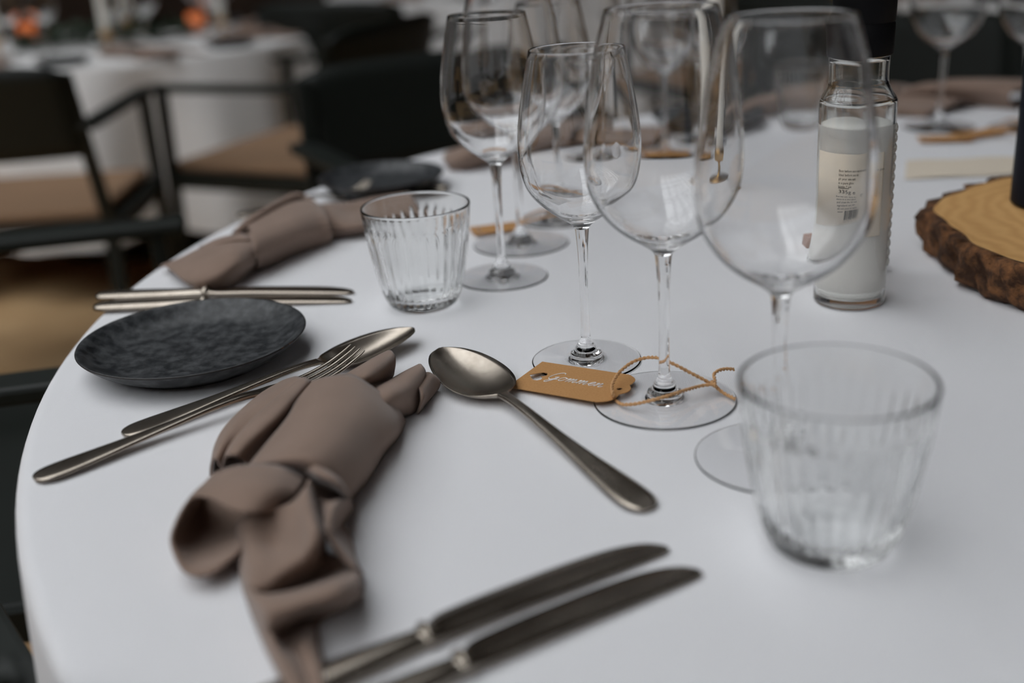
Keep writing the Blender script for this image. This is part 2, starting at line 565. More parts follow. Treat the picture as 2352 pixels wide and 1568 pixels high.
# ------------------------------------------------------------------ plates
def make_plate(R, name='side_plate'):
    s = R / 0.0825
    p = [(0, 0.0022), (0.045, 0.0022), (0.052, 0.0), (0.055, 0.0006), (0.060, 0.0035), (0.070, 0.0085), (0.0785, 0.0150), (0.0822, 0.0188), (0.0825, 0.0198),
         (0.0815, 0.0202), (0.0785, 0.0186), (0.072, 0.0136), (0.064, 0.0098), (0.054, 0.0078), (0.03, 0.0070), (0, 0.0068)]
    t = empty(name)
    lathe('dish', sm([(r * s, z) for r, z in p], 3), PLATE, t, 96)
    lathe('glaze_edge', [(0.0818 * s, 0.0199), (0.0825 * s, 0.0203), (0.0829 * s, 0.0196), (0.0824 * s, 0.0189), (0.0818 * s, 0.0199)], RUST, t, 96)
    return t


PR = [(-0.2335, 0.774, 0.082, 'dark slate glazed plate in the left foreground between knives and fork'),
      (-0.140, 1.284, 0.073, 'dark grey plate in front of the large dark chair back'),
      (0.288, 1.560, 0.076, 'blurred dark blue plate at the far table edge behind the taper candle')]
for x, y, R, lab in PR:
    t = make_plate(R)
    t.location = (x, y, TZ); tag(t, lab, 'plate', 'dark side plates')

# ------------------------------------------------------------------ cutlery
def frame(A, B):
    """local x runs from A to B along the table; returns matrix, length"""
    A, B = np.array(A), np.array(B)
    d = (B - A)[:2]; L = np.linalg.norm(d); a = math.atan2(d[1], d[0])
    return (A[0], A[1], TZ), a, L


def loft_strip(secs, cap0=True, cap1=True):
    """secs = list of closed rings with equal counts"""
    n = len(secs[0]); v, f = [], []
    for s in secs: v += list(s)
    for i in range(len(secs) - 1):
        for k in range(n):
            k2 = (k + 1) % n
            f.append((i * n + k, i * n + k2, (i + 1) * n + k2, (i + 1) * n + k))
    if cap0: f.append(tuple(range(n - 1, -1, -1)))
    if cap1: f.append(tuple((len(secs) - 1) * n + k for k in range(n)))
    return v, f


def ring(x, wd, z, th, dish=0.0, crown=0.0, yc=0.0, n=10):
    """one cross-section: top from -w to w, then back below"""
    top, bot = [], []
    for i in range(n + 1):
        t = -1 + 2 * i / n
        zz = z - dish * (1 - t * t) + crown * (1 - t * t)
        e = math.sqrt(max(0, 1 - abs(t) ** 6))
        top.append((x, yc + wd * t, zz + th / 2 * e))
        bot.append((x, yc + wd * t * 0.97, zz - th / 2 * e))
    return top + bot[::-1][1:-1]


def interp(tab, x):
    xs = [q[0] for q in tab]
    return [np.interp(x, xs, [q[j] for q in tab]) for j in range(1, len(tab[0]))]


def smooth_tab(tab, n=8):
    return [tuple(q) for q in crom(tab, n)]


def build_spoon(A, B, lab, wb=0.0215, group='spoons'):
    loc, a, L = frame(A, B)
    t = empty('spoon', loc, a, lab, 'spoon', group)
    # fraction, half width, centre height, thickness, dish, crown
    hd = [(0.0, 0.0035, 0.0024, 0.0022, 0, 0), (0.012, 0.0075, 0.0026, 0.0024, 0, 0.0001), (0.04, 0.0104, 0.0029, 0.0026, 0, 0.0003), (0.09, 0.0108, 0.0034, 0.0026, 0, 0.0003),
          (0.17, 0.0092, 0.0043, 0.0026, 0, 0.0003), (0.27, 0.0068, 0.0056, 0.0027, 0, 0.0003), (0.39, 0.0047, 0.0074, 0.0029, 0, 0.0003), (0.50, 0.0036, 0.0090, 0.0033, 0, 0.0002),
          (0.58, 0.0034, 0.0096, 0.0035, 0, 0.0001), (0.635, 0.0042, 0.0092, 0.0032, 0, 0)]
    tab = smooth_tab(hd, 5)
    S = [ring(q[0] * L, q[1], q[2], q[3], q[4], q[5]) for q in tab]
    v, f = loft_strip(S, True, False)
    fixn(mesh('handle', v, f, STEEL, t))
    z0 = hd[-1][2] - 0.002
    bw = [(0.635, 0.0042 / wb, z0, 0.0032, 0.0), (0.652, 0.33, z0 - 0.0004, 0.0026, 0.0022), (0.675, 0.60, z0 - 0.001, 0.0020, 0.0045), (0.71, 0.83, z0 - 0.0015, 0.0017, 0.0070), (0.75, 0.96, z0 - 0.001, 0.0016, 0.0085),
          (0.80, 1.0, z0, 0.0015, 0.0090), (0.86, 0.93, z0 + 0.0012, 0.0015, 0.0082), (0.915, 0.78, z0 + 0.002, 0.0015, 0.0062), (0.96, 0.56, z0 + 0.0023, 0.0015, 0.0036), (0.985, 0.34, z0 + 0.0024, 0.0015, 0.0016), (0.999, 0.09, z0 + 0.0024, 0.0013, 0.0002)]
    tab = smooth_tab(bw, 4)
    S = [ring(q[0] * L, q[1] * wb, q[2] + 0.002, q[3], q[4], 0, n=16) for q in tab]
    # meet the handle
    v, f = loft_strip(S, False, True)
    fixn(mesh('bowl', v, f, STEEL, t))
    return t


def build_fork(A, B, lab, group='forks'):
    loc, a, L = frame(A, B)
    t = empty('fork', loc, a, lab, 'fork', group)
    hd = [(0.0, 0.0035, 0.0024, 0.0022, 0, 0), (0.012, 0.0075, 0.0026, 0.0024, 0, 0.0001), (0.04, 0.0102, 0.0029, 0.0026, 0, 0.0003), (0.09, 0.0106, 0.0034, 0.0026, 0, 0.0003),
          (0.17, 0.0090, 0.0043, 0.0026, 0, 0.0003), (0.27, 0.0066, 0.0056, 0.0027, 0, 0.0003), (0.39, 0.0046, 0.0074, 0.0029, 0, 0.0003), (0.50, 0.0036, 0.0092, 0.0033, 0, 0.0002),
          (0.60, 0.0036, 0.0098, 0.0034, 0, 0.0001), (0.66, 0.0052, 0.0086, 0.0030, 0, 0), (0.70, 0.0095, 0.0072, 0.0026, 0, 0), (0.735, 0.0118, 0.0062, 0.0024, 0.0006, 0), (0.765, 0.0120, 0.0056, 0.0022, 0.0008, 0)]
    tab = smooth_tab(hd, 5)
    v, f = loft_strip([ring(q[0] * L, q[1], q[2], q[3], q[4], q[5]) for q in tab])
    fixn(mesh('handle', v, f, STEEL, t))
    for k in range(4):
        yc = (-1.5 + k) * 0.0063
        tn = [(0.755, 0.0024, 0.0056, 0.0022, yc), (0.82, 0.0021, 0.0056, 0.0021, yc), (0.90, 0.0018, 0.0088, 0.0020, yc * 0.97), (0.96, 0.0014, 0.0135, 0.0018, yc * 0.94), (0.995, 0.0008, 0.0172, 0.0012, yc * 0.92), (1.0, 0.0004, 0.0178, 0.0008, yc * 0.92)]
        tab = smooth_tab(tn, 4)
        v, f = loft_strip([ring(q[0] * L, q[1], q[2], q[3], 0, 0, q[4], n=4) for q in tab])
        fixn(mesh('tine', v, f, STEEL, t))
    return t


def build_knife(A, B, lab, side=1, group='knives'):
    loc, a, L = frame(A, B)
    t = empty('table_knife', loc, a, lab, 'knife', group)
    hl = 0.44
    hd = [(0.0, 0.0035, 0.0036, 0.0040), (0.008, 0.0065, 0.0038, 0.0056), (0.03, 0.0090, 0.0040, 0.0068), (0.10, 0.0098, 0.0041, 0.0074), (0.25, 0.0088, 0.0041, 0.0074), (0.38, 0.0068, 0.0041, 0.0072), (0.418, 0.0062, 0.0041, 0.0070), (0.424, 0.0074, 0.0050, 0.0098), (0.436, 0.0074, 0.0050, 0.0098), (0.442, 0.0060, 0.0048, 0.0080)]
    tab = smooth_tab(hd, 4)
    S = []
    for x, wd, z, th in tab:
        S.append([(x * L, wd * math.cos(u), z + th / 2 * math.sin(u)) for u in np.linspace(0, 2 * math.pi, 19)[:-1]])
    v, f = loft_strip(S)
    fixn(mesh('handle', v, f, STEEL, t))
    bl = [(0.440, -0.0052, 0.0052, 0.0050), (0.455, -0.0056, 0.0085, 0.0040), (0.475, -0.0060, 0.0112, 0.0028), (0.52, -0.0062, 0.0122, 0.0022), (0.65, -0.0066, 0.0126, 0.0020), (0.78, -0.0072, 0.0126, 0.0018), (0.88, -0.0076, 0.0112, 0.0016),
          (0.94, -0.0078, 0.0082, 0.0014), (0.975, -0.0076, 0.0044, 0.0012), (0.993, -0.0066, 0.0002, 0.0010), (1.0, -0.0048, -0.0030, 0.0003)]
    tab = smooth_tab(bl, 4)
    S = []
    for x, ya, yb, th in tab:
        zc = 0.0040 - 0.0025 * max(0, (x - 0.6) / 0.4)
        ya, yb = ya * side, yb * side
        S.append([(x * L, ya, zc - th / 2), (x * L, ya * 0.5 + yb * 0.5, zc - th / 2), (x * L, yb, zc - 0.0003), (x * L, yb, zc + 0.0003), (x * L, ya * 0.3 + yb * 0.7, zc + th / 2 * 0.8), (x * L, ya * 0.7 + yb * 0.3, zc + th / 2), (x * L, ya, zc + th / 2)])
    v, f = loft_strip(S)
    fixn(mesh('blade', v, f, BLADE, t))
    return t


build_fork(T(78, 1098, 0.003), T(822, 800, 0.017), 'dessert fork with its long handle end nearest the table edge')
build_spoon(T(282, 996, 0.003), T(950, 754, 0.0112), 'spoon behind the fork, its bowl showing past the knotted napkin', wb=0.0205)
build_spoon(T(1490, 1166, 0.003), T(1012, 800, 0.0112), 'large soup spoon with its bowl touching the kraft name tag', wb=0.0245)


def ext(A, B, L):
    """start so that the piece from the bolster A to the tip B has its handle behind A"""
    A, B = np.array(A), np.array(B)
    d = (B - A); l = np.linalg.norm(d); d /= l
    return A - d * (l / 0.565 * 0.435), B


a_, b_ = ext(T(985, 1458, 0.004), T(1522, 1243, 0.003), 0)
build_knife(a_, b_, 'upper of the two blurred table knives in the bottom foreground', 1)
a_, b_ = ext(T(1068, 1522, 0.004), T(1597, 1296, 0.003), 0)
build_knife(a_, b_, 'lower of the two blurred table knives in the bottom foreground', 1)
build_knife(T(222, 679, 0.004), T(815, 664, 0.003), 'rear one of the two knives behind the dark plate', 1)
build_knife(T(217, 704, 0.004), T(810, 684, 0.003), 'front one of the two knives behind the dark plate', 1)
build_fork(T(545, 494, 0.003), T(850, 425, 0.012), 'blurred fork half hidden behind the second napkin')
build_spoon(T(760, 476, 0.003), T(1035, 428, 0.012), 'blurred spoon sticking out under the far dark plate')

# ------------------------------------------------------------------ napkins
def patch(rows, nu=6, nv=6):
    """rows of world points -> fine grid"""
    k = max(len(r) for r in rows)
    R = []
    for r in rows:
        r = np.array(r, float)
        if len(r) != k:
            r = np.stack([np.interp(np.linspace(0, 1, k), np.linspace(0, 1, len(r)), r[:, i]) for i in range(3)], 1)
        R.append(crom(r, nv))
    R = np.array(R)                         # u x v x 3
    cols = [crom(R[:, j], nu) for j in range(R.shape[1])]
    G = np.array(cols)                      # v x u x 3
    a, b = G.shape[0], G.shape[1]
    v = [tuple(p) for p in G.reshape(-1, 3)]
    f = [(i * b + j, i * b + j + 1, (i + 1) * b + j + 1, (i + 1) * b + j) for i in range(a - 1) for j in range(b - 1)]
    return v, f


def zoomed(ox, oy, s, rows):
    return [[T(ox + x / s, oy + y / s, h / 1000) for x, y, h in r] for r in rows]


def napkin(parts, lab, base, thick=0.0016):
    org = np.array([base[0], base[1], 0.0])
    V, Fc = merge(parts)
    V = [(p[0] - org[0], p[1] - org[1], max(p[2] - 0.0, TZ + 0.0012) - TZ) for p in V]
    o = mesh('napkin', V, Fc, NAPKIN)
    o.location = (org[0], org[1], TZ)
    md = o.modifiers.new('cloth_thickness', 'SOLIDIFY'); md.thickness = thick; md.offset = 0
    tag(o, lab, 'napkin', 'taupe cloth napkins')
    return o


N1 = [
 # wrapped band of the knot
 [[(700,228,26),(790,205,36),(890,197,38),(985,255,31),(1080,330,17),(1125,400,2)],
  [(650,300,30),(760,288,41),(880,300,41),(990,350,33),(1075,420,18),(1095,470,1)],
  [(603,387,30),(720,390,43),(840,410,42),(940,450,33),(1010,510,17),(1030,545,1)],
  [(520,490,28),(650,488,43),(780,510,42),(880,560,32),(945,620,16),(965,652,1)],
  [(442,588,25),(560,572,39),(690,575,42),(800,630,33),(870,705,16),(890,742,1)],
  [(432,606,20),(550,602,30),(670,612,34),(790,668,27),(850,738,14),(870,778,1)]],
 # left outer fold
 [[(545,245,1),(585,222,14),(640,206,24),(672,215,27)],
  [(455,310,1),(480,285,15),(530,276,26),(562,300,28)],
  [(330,440,1),(350,400,15),(400,372,26),(452,390,27)],
  [(278,540,1),(290,490,15),(325,478,25),(345,512,22)],
  [(260,645,1),(265,590,12),(285,568,20),(302,602,14)]],
 # ridge between the two folds
 [[(650,222,18),(675,209,29),(700,222,30),(712,240,22)],
  [(540,312,18),(575,284,31),(620,308,33),(636,350,20)],
  [(430,412,16),(470,378,31),(550,388,33),(592,412,18)],
  [(338,532,14),(370,490,29),(440,490,31),(492,522,16)],
  [(308,612,10),(330,560,26),(380,560,28),(432,600,12)]],
 # big open loop
 [[(690,645,28),(640,720,31),(570,792,26)],
  [(560,603,36),(520,700,39),(470,808,33)],
  [(400,600,36),(385,695,39),(370,803,34)],
  [(290,632,29),(275,690,34),(262,748,32)],
  [(235,682,18),(200,712,26),(172,748,30)],
  [(225,705,6),(158,782,14),(102,862,24)],
  [(265,700,1),(165,850,3),(88,955,17)],
  [(320,705,1),(230,900,1),(150,1074,10)],
  [(400,720,1),(325,900,1),(262,1080,10)],
  [(490,760,2),(430,880,5),(392,982,12)]],
 # tail with its folds
 [[(470,800,24),(520,790,28),(570,785,30),(630,760,33),(680,700,36),(700,660,34)],
  [(385,850,10),(450,815,22),(550,860,23),(650,860,30),(715,820,38),(750,830,12)],
  [(385,940,6),(440,915,18),(550,960,17),(660,950,27),(735,910,37),(768,916,12)],
  [(392,1040,5),(450,1040,18),(550,1040,20),(650,1020,25),(722,985,29),(772,985,8)],
  [(402,1120,5),(440,1120,17),(500,1140,17),(600,1110,13),(720,1070,9),(830,1010,10)],
  [(410,1160,5),(445,1160,15),(500,1176,9),(620,1160,5),(760,1110,3),(890,1050,6)],
  [(425,1200,5),(460,1186,19),(560,1180,23),(700,1150,25),(820,1115,25),(920,1085,18)],
  [(445,1260,5),(490,1228,22),(590,1230,28),(720,1200,29),(830,1170,28),(932,1145,18)],
  [(465,1310,4),(510,1285,20),(580,1270,22),(700,1225,22),(810,1205,20),(905,1190,11)],
  [(480,1350,3),(520,1335,14),(560,1350,6),(660,1300,2),(720,1290,1),(760,1290,1)],
  [(510,1420,2),(545,1410,12),(580,1410,5),(640,1400,3),(700,1390,8),(740,1385,1)],
  [(540,1480,2),(570,1470,12),(620,1470,9),(670,1480,6),(730,1480,9),(760,1480,1)],
  [(590,1580,2),(620,1570,11),(670,1560,9),(700,1570,7),(750,1570,10),(775,1560,1)],
  [(640,1680,1),(670,1680,9),(710,1680,9),(740,1680,7),(770,1680,9),(800,1680,1)]],
 # curled lip at the right of the knot
 [[(640,592,30),(720,600,39),(800,638,37),(852,690,28),(884,748,4)],
  [(668,620,27),(735,642,37),(812,674,37),(848,706,30),(882,758,4)],
  [(690,652,12),(745,690,12),(800,704,14),(836,718,18),(878,768,3)]],
 [[(746,742,18),(790,764,27),(830,754,28),(868,748,18),(888,768,2)],
  [(758,800,20),(788,802,32),(825,786,28),(860,786,14),(886,802,1)],
  [(766,870,20),(782,880,33),(800,886,25),(828,872,7),(852,862,1)],
  [(785,920,16),(797,930,29),(820,930,21),(855,920,8),(882,915,1)],
  [(838,1005,12),(850,1000,23),(872,1000,16),(890,1005,8),(905,1020,1)],
  [(888,1058,9),(902,1058,18),(916,1060,12),(926,1070,6),(936,1090,1)]],
 # inner roll that the knot is tied round
 [[(1190,230,1),(1212,215,8),(1232,240,8),(1235,290,1)],
  [(1000,235,1),(1040,218,14),(1090,262,16),(1120,360,1)],
  [(850,290,1),(900,252,24),(980,310,26),(1060,430,1)],
  [(700,400,1),(760,380,28),(860,430,28),(980,600,1)],
  [(560,560,1),(620,560,26),(720,590,28),(860,740,1)],
  [(480,700,1),(540,700,22),(620,720,24),(800,830,1)],
  [(430,850,1),(480,850,13),(600,850,17),(760,920,1)],
  [(430,960,1),(470,980,8),(600,1000,11),(780,1010,1)],
  [(450,1150,1),(500,1150,3),(620,1150,2),(800,1110,1)]],
 # loose ends at the far side
 [[(800,235,8),(835,235,28),(880,262,28),(910,300,8)],
  [(880,185,18),(905,190,33),(950,215,34),(975,250,18)],
  [(940,150,20),(965,150,34),(1000,190,32),(1010,245,14)],
  [(1000,115,18),(1025,118,31),(1050,160,28),(1045,235,8)],
  [(1050,90,14),(1070,95,27),(1080,135,24),(1072,195,5)]],
 [[(890,320,6),(925,310,24),(985,360,24),(1050,450,1)],
  [(980,260,13),(1010,255,26),(1070,300,26),(1120,380,1)],
  [(1050,225,12),(1080,222,24),(1130,270,23),(1150,370,1)],
  [(1130,180,10),(1150,180,22),(1190,215,20),(1190,345,1)],
  [(1190,150,8),(1202,155,20),(1215,195,17),(1205,300,1)]],
 [[(1140,260,6),(1180,250,16),(1200,300,14),(1180,370,1)],
  [(1200,200,6),(1225,200,15),(1245,230,12),(1220,320,1)],
  [(1215,188,6),(1240,190,13),(1280,225,9),(1270,260,1)]],
]
NAP1 = [patch(zoomed(350, 760, 1.94, r)) for r in N1]
napkin(NAP1, 'knotted taupe napkin in the foreground, lying over fork and spoon', T(690, 1130))

N2 = [
 [[(1200,240,18),(1215,215,32),(1235,260,36),(1252,340,26),(1262,400,10),(1245,432,1)],
  [(1290,175,18),(1305,165,33),(1330,210,37),(1350,290,27),(1352,360,10),(1340,395,1)],
  [(1400,110,18),(1420,108,33),(1450,160,37),(1470,240,27),(1472,310,10),(1460,345,1)],
  [(1490,85,16),(1510,92,31),(1540,140,34),(1560,210,25),(1572,275,10),(1570,310,1)],
  [(1560,110,14),(1580,115,28),(1605,160,29),(1622,215,21),(1630,270,8),(1622,292,1)]],
 [[(1140,255,1),(1145,240,14),(1160,245,18),(1178,264,8)],
  [(1200,190,1),(1215,178,20),(1235,185,24),(1242,208,10)],
  [(1320,120,1),(1335,105,22),(1350,112,26),(1362,142,10)],
  [(1430,62,1),(1440,52,22),(1470,62,26),(1482,92,10)],
  [(1490,62,1),(1500,62,20),(1518,80,24),(1525,110,14)],
  [(1530,85,1),(1545,90,18),(1560,105,20),(1570,130,10)]],
 [[(1260,225,10),(1275,215,26),(1300,260,29),(1310,330,20),(1300,375,7),(1280,405,1)],
  [(1180,268,10),(1205,262,26),(1235,298,29),(1248,362,20),(1240,412,7),(1210,442,1)],
  [(1080,300,10),(1100,290,26),(1140,330,30),(1170,400,22),(1180,450,8),(1160,490,1)],
  [(960,340,7),(985,325,20),(1030,370,25),(1070,450,18),(1090,500,6),(1060,525,1)],
  [(870,385,5),(890,370,14),(920,410,18),(970,480,13),(1000,520,4),(985,535,1)],
  [(785,415,5),(800,403,9),(840,430,12),(900,480,9),(965,520,3),(970,528,1)]],
 [[(1480,130,6),(1490,120,20),(1505,165,22),(1530,235,12),(1530,290,1)],
  [(1590,118,8),(1600,106,22),(1612,150,23),(1640,220,14),(1640,270,1)],
  [(1700,110,6),(1710,100,20),(1730,150,15),(1750,210,15),(1750,255,1)],
  [(1850,85,4),(1860,70,18),(1880,120,13),(1900,180,12),(1900,225,1)],
  [(2000,60,3),(2010,50,14),(2040,100,11),(2050,150,8),(2050,190,1)]],
 [[(975,322,10),(990,312,16),(1010,330,20)],
  [(1060,285,16),(1080,272,26),(1110,290,30)],
  [(1170,256,20),(1190,248,30),(1225,280,32)]],
]
NAP2 = [patch(zoomed(0, 420, 2.138, r)) for r in N2]
nb = T(610, 545)
nap2 = napkin(NAP2, 'taupe napkin folded behind the pair of knives, left of the middle tumbler', nb)
for dx, dy, rz, lab in [
        (0.055, 1.50, -0.6, 'blurred taupe napkin seen through the glasses near the far edge'),
        (0.505, 1.655, -1.2, 'blurred taupe napkin just right of the salt bottle neck'),
        (0.765, 1.60, -1.75, 'blurred taupe napkin between the two far right wine glasses')]:
    o = nap2.copy(); COL.objects.link(o)
    o.location = (dx, dy, TZ); o.rotation_euler = (0, 0, rz)
    tag(o, lab, 'napkin', 'taupe cloth napkins')

# ------------------------------------------------------------------ kraft tags
def heart(cx, cy, s, n=18):
    out = []
    for i in range(n):
        t = 2 * math.pi * i / n
        out.append((cx + s * 16 * math.sin(t) ** 3 / 17, cy + s * (13 * math.cos(t) - 5 * math.cos(2 * t) - 2 * math.cos(3 * t) - math.cos(4 * t)) / 17))
    return out


def tag_card_mesh(parent, Ln, Wd, cut=True):
    bm = bmesh.new()
    ou = [(0, -Wd / 2), (0, Wd / 2), (Ln * 0.86, Wd / 2)]
    # scalloped end
    ou = [(0.0, Wd / 2), (0.0, -Wd / 2)]
    ys = np.linspace(-Wd / 2, Wd / 2, 4)
    xs = [Ln * 0.86, Ln * 0.96, Ln * 0.96, Ln * 0.86]
    for i in range(3):
        a0, a1 = (xs[i], ys[i]), (xs[i + 1], ys[i + 1])
        for t in np.linspace(0, 1, 7)[:-1]:
            mx, my = a0[0] + (a1[0] - a0[0]) * t, a0[1] + (a1[1] - a0[1]) * t
            nx, ny = (a1[1] - a0[1]), -(a1[0] - a0[0]); l = math.hypot(nx, ny)
            b = math.sin(math.pi * t) * Wd * 0.085
            ou.append((mx + nx / l * b, my + ny / l * b))
    ou.append((xs[3], ys[3]))
    loops = [ou]
    if cut:
        hh = [(Ln * 0.125 + (y) * 1.0, -(x)) for x, y in heart(0, 0, Wd * 0.12)]
        hh = [(Ln * 0.13 + y, -x) for x, y in heart(0, 0, Wd * 0.165)]
        loops.append(hh)
    loops.append([(Ln * 0.915 + 0.0019 * math.cos(t), 0.0 + 0.0019 * math.sin(t)) for t in np.linspace(0, 2 * math.pi, 13)[:-1]])
    es = []
    for lp in loops:
        vs = [bm.verts.new((x, y, 0)) for x, y in lp]
        for i in range(len(vs)): es.append(bm.edges.new((vs[i], vs[(i + 1) % len(vs)])))
    bmesh.ops.triangle_fill(bm, use_beauty=True, use_dissolve=False, edges=es)
    # drop triangles inside the holes
    def inside(p, lp):
        c = False
        for i in range(len(lp)):
            x1, y1 = lp[i]; x2, y2 = lp[i - 1]
            if (y1 > p[1]) != (y2 > p[1]) and p[0] < (x2 - x1) * (p[1] - y1) / (y2 - y1) + x1: c = not c
        return c
    bad = [fc for fc in bm.faces if any(inside(fc.calc_center_median()[:2], lp) for lp in loops[1:]) or not inside(fc.calc_center_median()[:2], ou)]
    bmesh.ops.delete(bm, geom=bad, context='FACES_ONLY')
    me = bpy.data.meshes.new('card'); bm.to_mesh(me); bm.free()
    o = link('card', me, KRAFT, parent, False)
    md = o.modifiers.new('thick', 'SOLIDIFY'); md.thickness = 0.0005; md.offset = -1
    return o


def rope_data(P, r=0.0011, pitch=0.006):
    P = crom(P, 12)
    seg = np.linalg.norm(np.diff(P, axis=0), axis=1)
    s = np.concatenate([[0], np.cumsum(seg)])
    n = max(20, int(s[-1] / 0.0009))
    Q = np.stack([np.interp(np.linspace(0, s[-1], n), s, P[:, i]) for i in range(3)], 1)
    tg = np.gradient(Q, axis=0); tg /= np.linalg.norm(tg, axis=1)[:, None]
    nrm = np.cross(tg[0], [0, 0, 1.0]); nrm /= np.linalg.norm(nrm) + 1e-9
    outs = []
    N_, B_ = [], []
    for t in tg:
        nrm = nrm - t * (nrm @ t); nrm /= np.linalg.norm(nrm); N_.append(nrm.copy()); B_.append(np.cross(t, nrm))
    N_, B_ = np.array(N_), np.array(B_)
    ph = np.linspace(0, s[-1], n) / pitch * 2 * math.pi
    for k in range(2):
        a = ph + k * math.pi
        C = Q + 0.55 * r * (np.cos(a)[:, None] * N_ + np.sin(a)[:, None] * B_)
        outs.append(tube_data(C, r * 0.62, 6))
    return merge(outs)


# the readable tag by the large glass
tag_o = empty('name_tag', (0, 0, 0))
A = np.array(T(1205, 858, 0.003)); Bp = np.array(T(1444, 896, 0.006))
TL, BL = T(1239, 829, 0.004), T(1172, 889, 0.003)
mid = (TL + BL) / 2
dirv = Bp - mid; LEN = np.linalg.norm(dirv); dx = dirv / LEN
wv = TL - BL; wv -= dx * (wv @ dx); WID = np.linalg.norm(wv); dyv = wv / WID
dz = np.cross(dx, dyv)
M = Matrix.Identity(4)
for i in range(3):
    M[i][0], M[i][1], M[i][2], M[i][3] = dx[i], dyv[i], dz[i], mid[i]
tag_o.matrix_world = M
tag(tag_o, 'kraft paper name tag handwritten Gommen tied to the large wine glass', 'tag', 'kraft name tags')
tag_card_mesh(tag_o, LEN * 1.0, WID)
# handwriting: strokes in units of x-height
LET = {
 'G': ([[(1.35,1.75),(1.15,2.05),(0.75,2.0),(0.35,1.55),(0.12,0.9),(0.2,0.3),(0.55,0.05),(0.95,0.3),(1.2,0.75)], [(0.75,0.72),(1.25,0.82),(1.05,0.1),(0.75,-0.65),(0.4,-0.75),(0.35,-0.45),(0.9,0.0),(1.45,0.3)]], 1.45),
 'o': ([[(0.75,0.9),(0.4,0.95),(0.12,0.55),(0.15,0.12),(0.45,0.02),(0.75,0.3),(0.85,0.75),(0.72,0.92),(0.8,0.75),(1.1,0.75)]], 1.02),
 'm': ([[(0.0,0.75),(0.18,0.95),(0.2,0.6),(0.1,0.02)], [(0.1,0.02),(0.35,0.75),(0.6,0.95),(0.62,0.6),(0.5,0.02)], [(0.5,0.02),(0.78,0.75),(1.02,0.95),(1.05,0.6),(0.97,0.12),(1.15,0.05),(1.4,0.4)]], 1.38),
 'e': ([[(0.0,0.35),(0.4,0.5),(0.7,0.8),(0.55,0.98),(0.25,0.75),(0.18,0.3),(0.4,0.03),(0.7,0.15),(0.95,0.45)]], 0.9),
 'n': ([[(0.0,0.75),(0.18,0.95),(0.2,0.6),(0.1,0.02)], [(0.1,0.02),(0.38,0.75),(0.66,0.95),(0.7,0.6),(0.6,0.12),(0.78,0.03),(1.1,0.3)]], 1.1),
}
xh = WID * 0.122
x = LEN * 0.225; slant = 0.22
for ch in 'Gommen':
    st, adv = LET[ch]
    parts = []
    for s in st:
        P = crom(np.array(s), 6)
        Q = np.stack([x + (P[:, 0] + slant * P[:, 1]) * xh, -0.0013 + (P[:, 1] - 0.2) * xh * 1.05, 0 * P[:, 0] + 0.0002], 1)
        parts.append(tube_data(Q, 0.00027, 5))
    v, f = merge(parts)
    mesh('letter', v, f, INK, tag_o)
    x += adv * xh * 1.06
inv = M.inverted()


def local_rope(parent, inv_, P, name='twine', **kw):
    v, f = rope_data(np.array(P), **kw)
    v = [tuple(inv_ @ Vector(p)) for p in v]
    return mesh(name, v, f, TWINE, parent)


SB = np.array([GB[0], GB[1], TZ])
hole = T(1408, 909, 0.0075)
local_rope(tag_o, inv, [T(1410, 912, 0.0045), hole + [0, 0, 0.001], T(1406, 885, 0.011), T(1420, 858, 0.014), T(1450, 833, 0.017), T(1480, 822, 0.020), T(1508, 821, 0.022),
                        T(1530, 828, 0.0225), T(1552, 838, 0.021), T(1590, 858, 0.015), T(1635, 882, 0.008), T(1662, 902, 0.004), T(1689, 916, 0.0035)])
local_rope(tag_o, inv, [T(1412, 918, 0.0022), T(1430, 928, 0.0045), T(1460, 927, 0.0065), T(1500, 918, 0.010), T(1540, 907, 0.012), T(1580, 894, 0.010), T(1615, 885, 0.0085), T(1640, 881, 0.0095),
                        T(1642, 872, 0.0105), T(1640, 860, 0.012), T(1650, 851, 0.013), T(1668, 847, 0.012), T(1686, 848, 0.010)])
local_rope(tag_o, inv, [T(1634, 876, 0.009), T(1640, 880, 0.0105), T(1645, 888, 0.009)], name='knot')


def simple_tag(cx, cy, rz, lab, s=1.0, sx=0.0, sy=0.0, z=TZ + 0.004):
    t = empty('name_tag', (cx, cy, z), rz, lab, 'tag', 'kraft name tags')
    tag_card_mesh(t, 0.072 * s, 0.040 * s)
    o = t.children[0]
    x0 = 0.066 * s
    for q in (1, -1):
        v, f = rope_data([(x0, 0, 0.0003), (x0 + 0.012, 0.008 * q, 0.006), (x0 + 0.03, 0.012 * q, 0.009), (x0 + 0.05, 0.002 * q, 0.006), (x0 + 0.064, -0.012 * q, 0.002)])
        mesh('twine', v, f, TWINE, t)
    return t


a = T(1083, 530, 0.004); b = T(1180, 518, 0.004)
simple_tag(a[0], a[1], math.atan2(b[1] - a[1], b[0] - a[0]), 'blurred kraft tag between the two stems behind the middle tumbler', 0.75)
a = T(1590, 352, 0.004)
simple_tag(a[0], a[1], 2.9, 'blurred kraft tag far back at the foot of the distant glass', 0.9)
a = T(2110, 318, 0.004)
simple_tag(a[0], a[1], -0.2, 'blurred kraft tag far right behind the salt bottle', 0.9)
a = T(2200, 312, 0.004)
simple_tag(a[0], a[1], 0.3, 'blurred kraft tag at the right under the far taupe napkin', 0.9)

